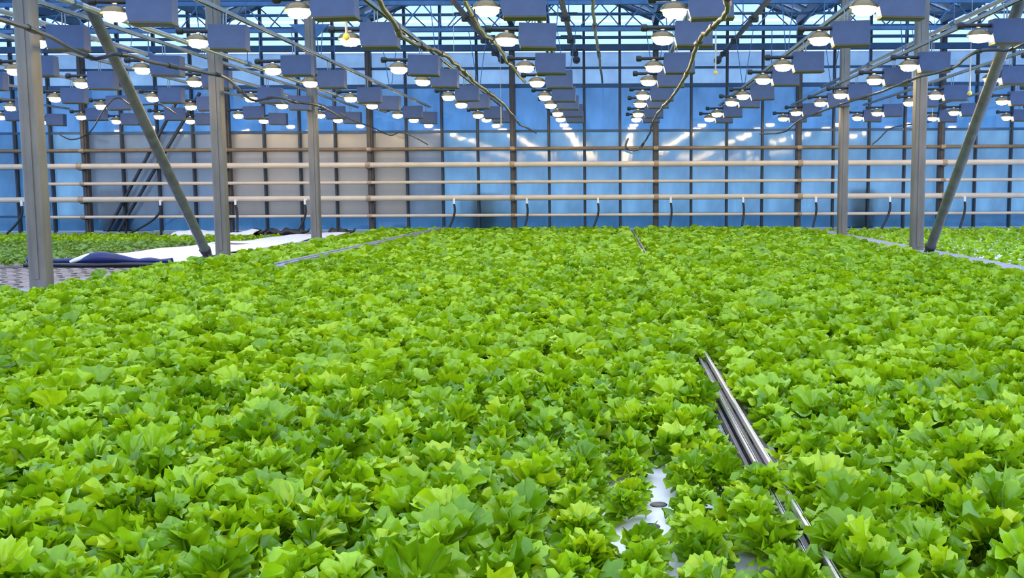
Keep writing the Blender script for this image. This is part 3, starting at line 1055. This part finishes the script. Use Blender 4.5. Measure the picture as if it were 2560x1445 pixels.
def sheet(name, quad, nx, ny, z, amp, m, label, cat, parent=None):
    """a cloth with thickness: bilinear patch with soft ripples"""
    rs = random.Random(nx * ny)
    ph = [rs.uniform(0, 6) for _ in range(6)]
    top, fs = [], []
    for i in range(nx + 1):
        for j in range(ny + 1):
            u, v = i / nx, j / ny
            a = Vector(quad[0]).lerp(Vector(quad[1]), u)
            b = Vector(quad[3]).lerp(Vector(quad[2]), u)
            p = a.lerp(b, v)
            dz = amp * (math.sin(p.x * 3.1 + ph[0]) * math.sin(p.y * 2.3 + ph[1]) + 0.6 * math.sin(p.x * 7.3 + p.y * 3 + ph[2]) + 1.6)
            top.append((p.x, p.y, z + dz))
    n = len(top)
    vs = top + [(p[0], p[1], p[2] - 0.012) for p in top]
    for i in range(nx):
        for j in range(ny):
            q = (i * (ny + 1) + j, (i + 1) * (ny + 1) + j, (i + 1) * (ny + 1) + j + 1, i * (ny + 1) + j + 1)
            fs.append(q)
            fs.append(tuple(n + k for k in reversed(q)))
    edge = [i * (ny + 1) for i in range(nx + 1)] + [nx * (ny + 1) + j for j in range(1, ny + 1)] + [i * (ny + 1) + ny for i in range(nx - 1, -1, -1)] + [j for j in range(ny - 1, 0, -1)]
    for a, b in zip(edge, edge[1:] + edge[:1]):
        fs.append((a, a + n, b + n, b))
    o = MB().add(vs, fs, True).build(name, m, parent)
    if label:
        tag(o, label, cat)
    return o


gs = tag(empty('white_sheet', (0, 0, 0)), 'long white film sheet spread over the bed beside the lettuce', 'sheet')
sheet('panel', [(-7.35, 13.25, 0), (-5.62, 13.25, 0), (-5.62, 18.0, 0), (-7.05, 17.6, 0)], 14, 24, 0.08, 0.018, M['sheet'], None, None, gs)
sheet('panel', [(-7.04, 17.62, 0), (-5.62, 18.02, 0), (-5.62, 22.3, 0), (-6.35, 22.3, 0)], 10, 20, 0.082, 0.016, M['sheet'], None, None, gs)

# the folded dark blue film at the near end of the white sheet
ff = tag(empty('folded_film', (-6.6, 13.1, 0.05)), 'crumpled dark blue film roll at the near end of the white sheet', 'film')
pts, rr = [], []
for i in range(25):
    u = i / 24
    rr.append(0.026 + 0.012 * abs(math.sin(u * 17)) + 0.045 * math.exp(-((u - 0.06) / 0.06) ** 2) + 0.05 * math.exp(-((u - 0.52) / 0.11) ** 2))
    pts.append((-0.95 + 1.9 * u, 0.05 * math.sin(u * 11), rr[-1] + 0.035))
MB().tube(pts, rr, 9).build('roll', M['film_blue'], ff)
MB().tube([(p[0], p[1] - 0.09, 0.022) for p in pts], [0.028] * 25, 7).build('lower_fold', M['film_black'], ff)
MB().tube([(-0.36 + 0.09 * k, -0.06, 0.06 + 0.03 * k) for k in range(5)], [0.02, 0.03, 0.035, 0.03, 0.015], 7).build('white_fold', M['sheet'], ff)

# sheets and bags at the far end
p = at(545, 574, 21.9)
t = tag(empty('crumpled_sheet', (p.x, 21.9, 0.09)), 'small crumpled white film lying by the glass wall beyond the brace', 'sheet')
nb = MB()
vs, fs = [], []
for i in range(13):
    for j in range(5):
        u, v = i / 12, j / 4
        vs.append((-0.85 + 1.75 * u, -0.5 + v, 0.09 * math.sin(v * PI) * (0.7 + 0.5 * math.sin(u * 8)) + 0.02 * math.sin(i * 2.3 + j)))
for i in range(12):
    for j in range(4):
        fs.append((i * 5 + j, (i + 1) * 5 + j, (i + 1) * 5 + j + 1, i * 5 + j + 1))
n = len(vs)
fs += [tuple(n + k for k in reversed(f)) for f in list(fs)]
vs += [(a, b, c - 0.012) for (a, b, c) in vs]
nb.add(vs, fs, True).build('film', M['sheet'], t)
for (px, py, w, lab) in ((643, 573, 0.22, 'small black bundle at the end of the crumpled white film'),
                         (715, 572, 0.85, 'long black plastic bundle beyond the white sheet by the wall'),
                         (850, 571, 0.5, 'short black bundle where the white sheet meets the glass wall')):
    p = at(px, py, 22.0)
    t = tag(empty('black_bundle', (p.x, 22.0, 0.05)), lab, 'bag')
    m = MB()
    pts = [(-w / 2 + w * k / 8, 0.05 * math.sin(k * 2.1), 0.07 + 0.03 * math.sin(k * 1.7)) for k in range(9)]
    m.tube(pts, [0.03] + [0.075 + 0.025 * math.sin(k * 2.7) for k in range(7)] + [0.03], 9)
    m.build('bag', M['film_black'], t)
    MB().tube([(w / 2 - 0.03, 0, 0.06), (w / 2 + 0.05, 0.0, 0.10), (w / 2 + 0.09, 0.01, 0.15)], [0.02, 0.03, 0.012], 7).build('knot', M['film_black'], t)
print('lamps', nlamp, 'far plants', len(far))
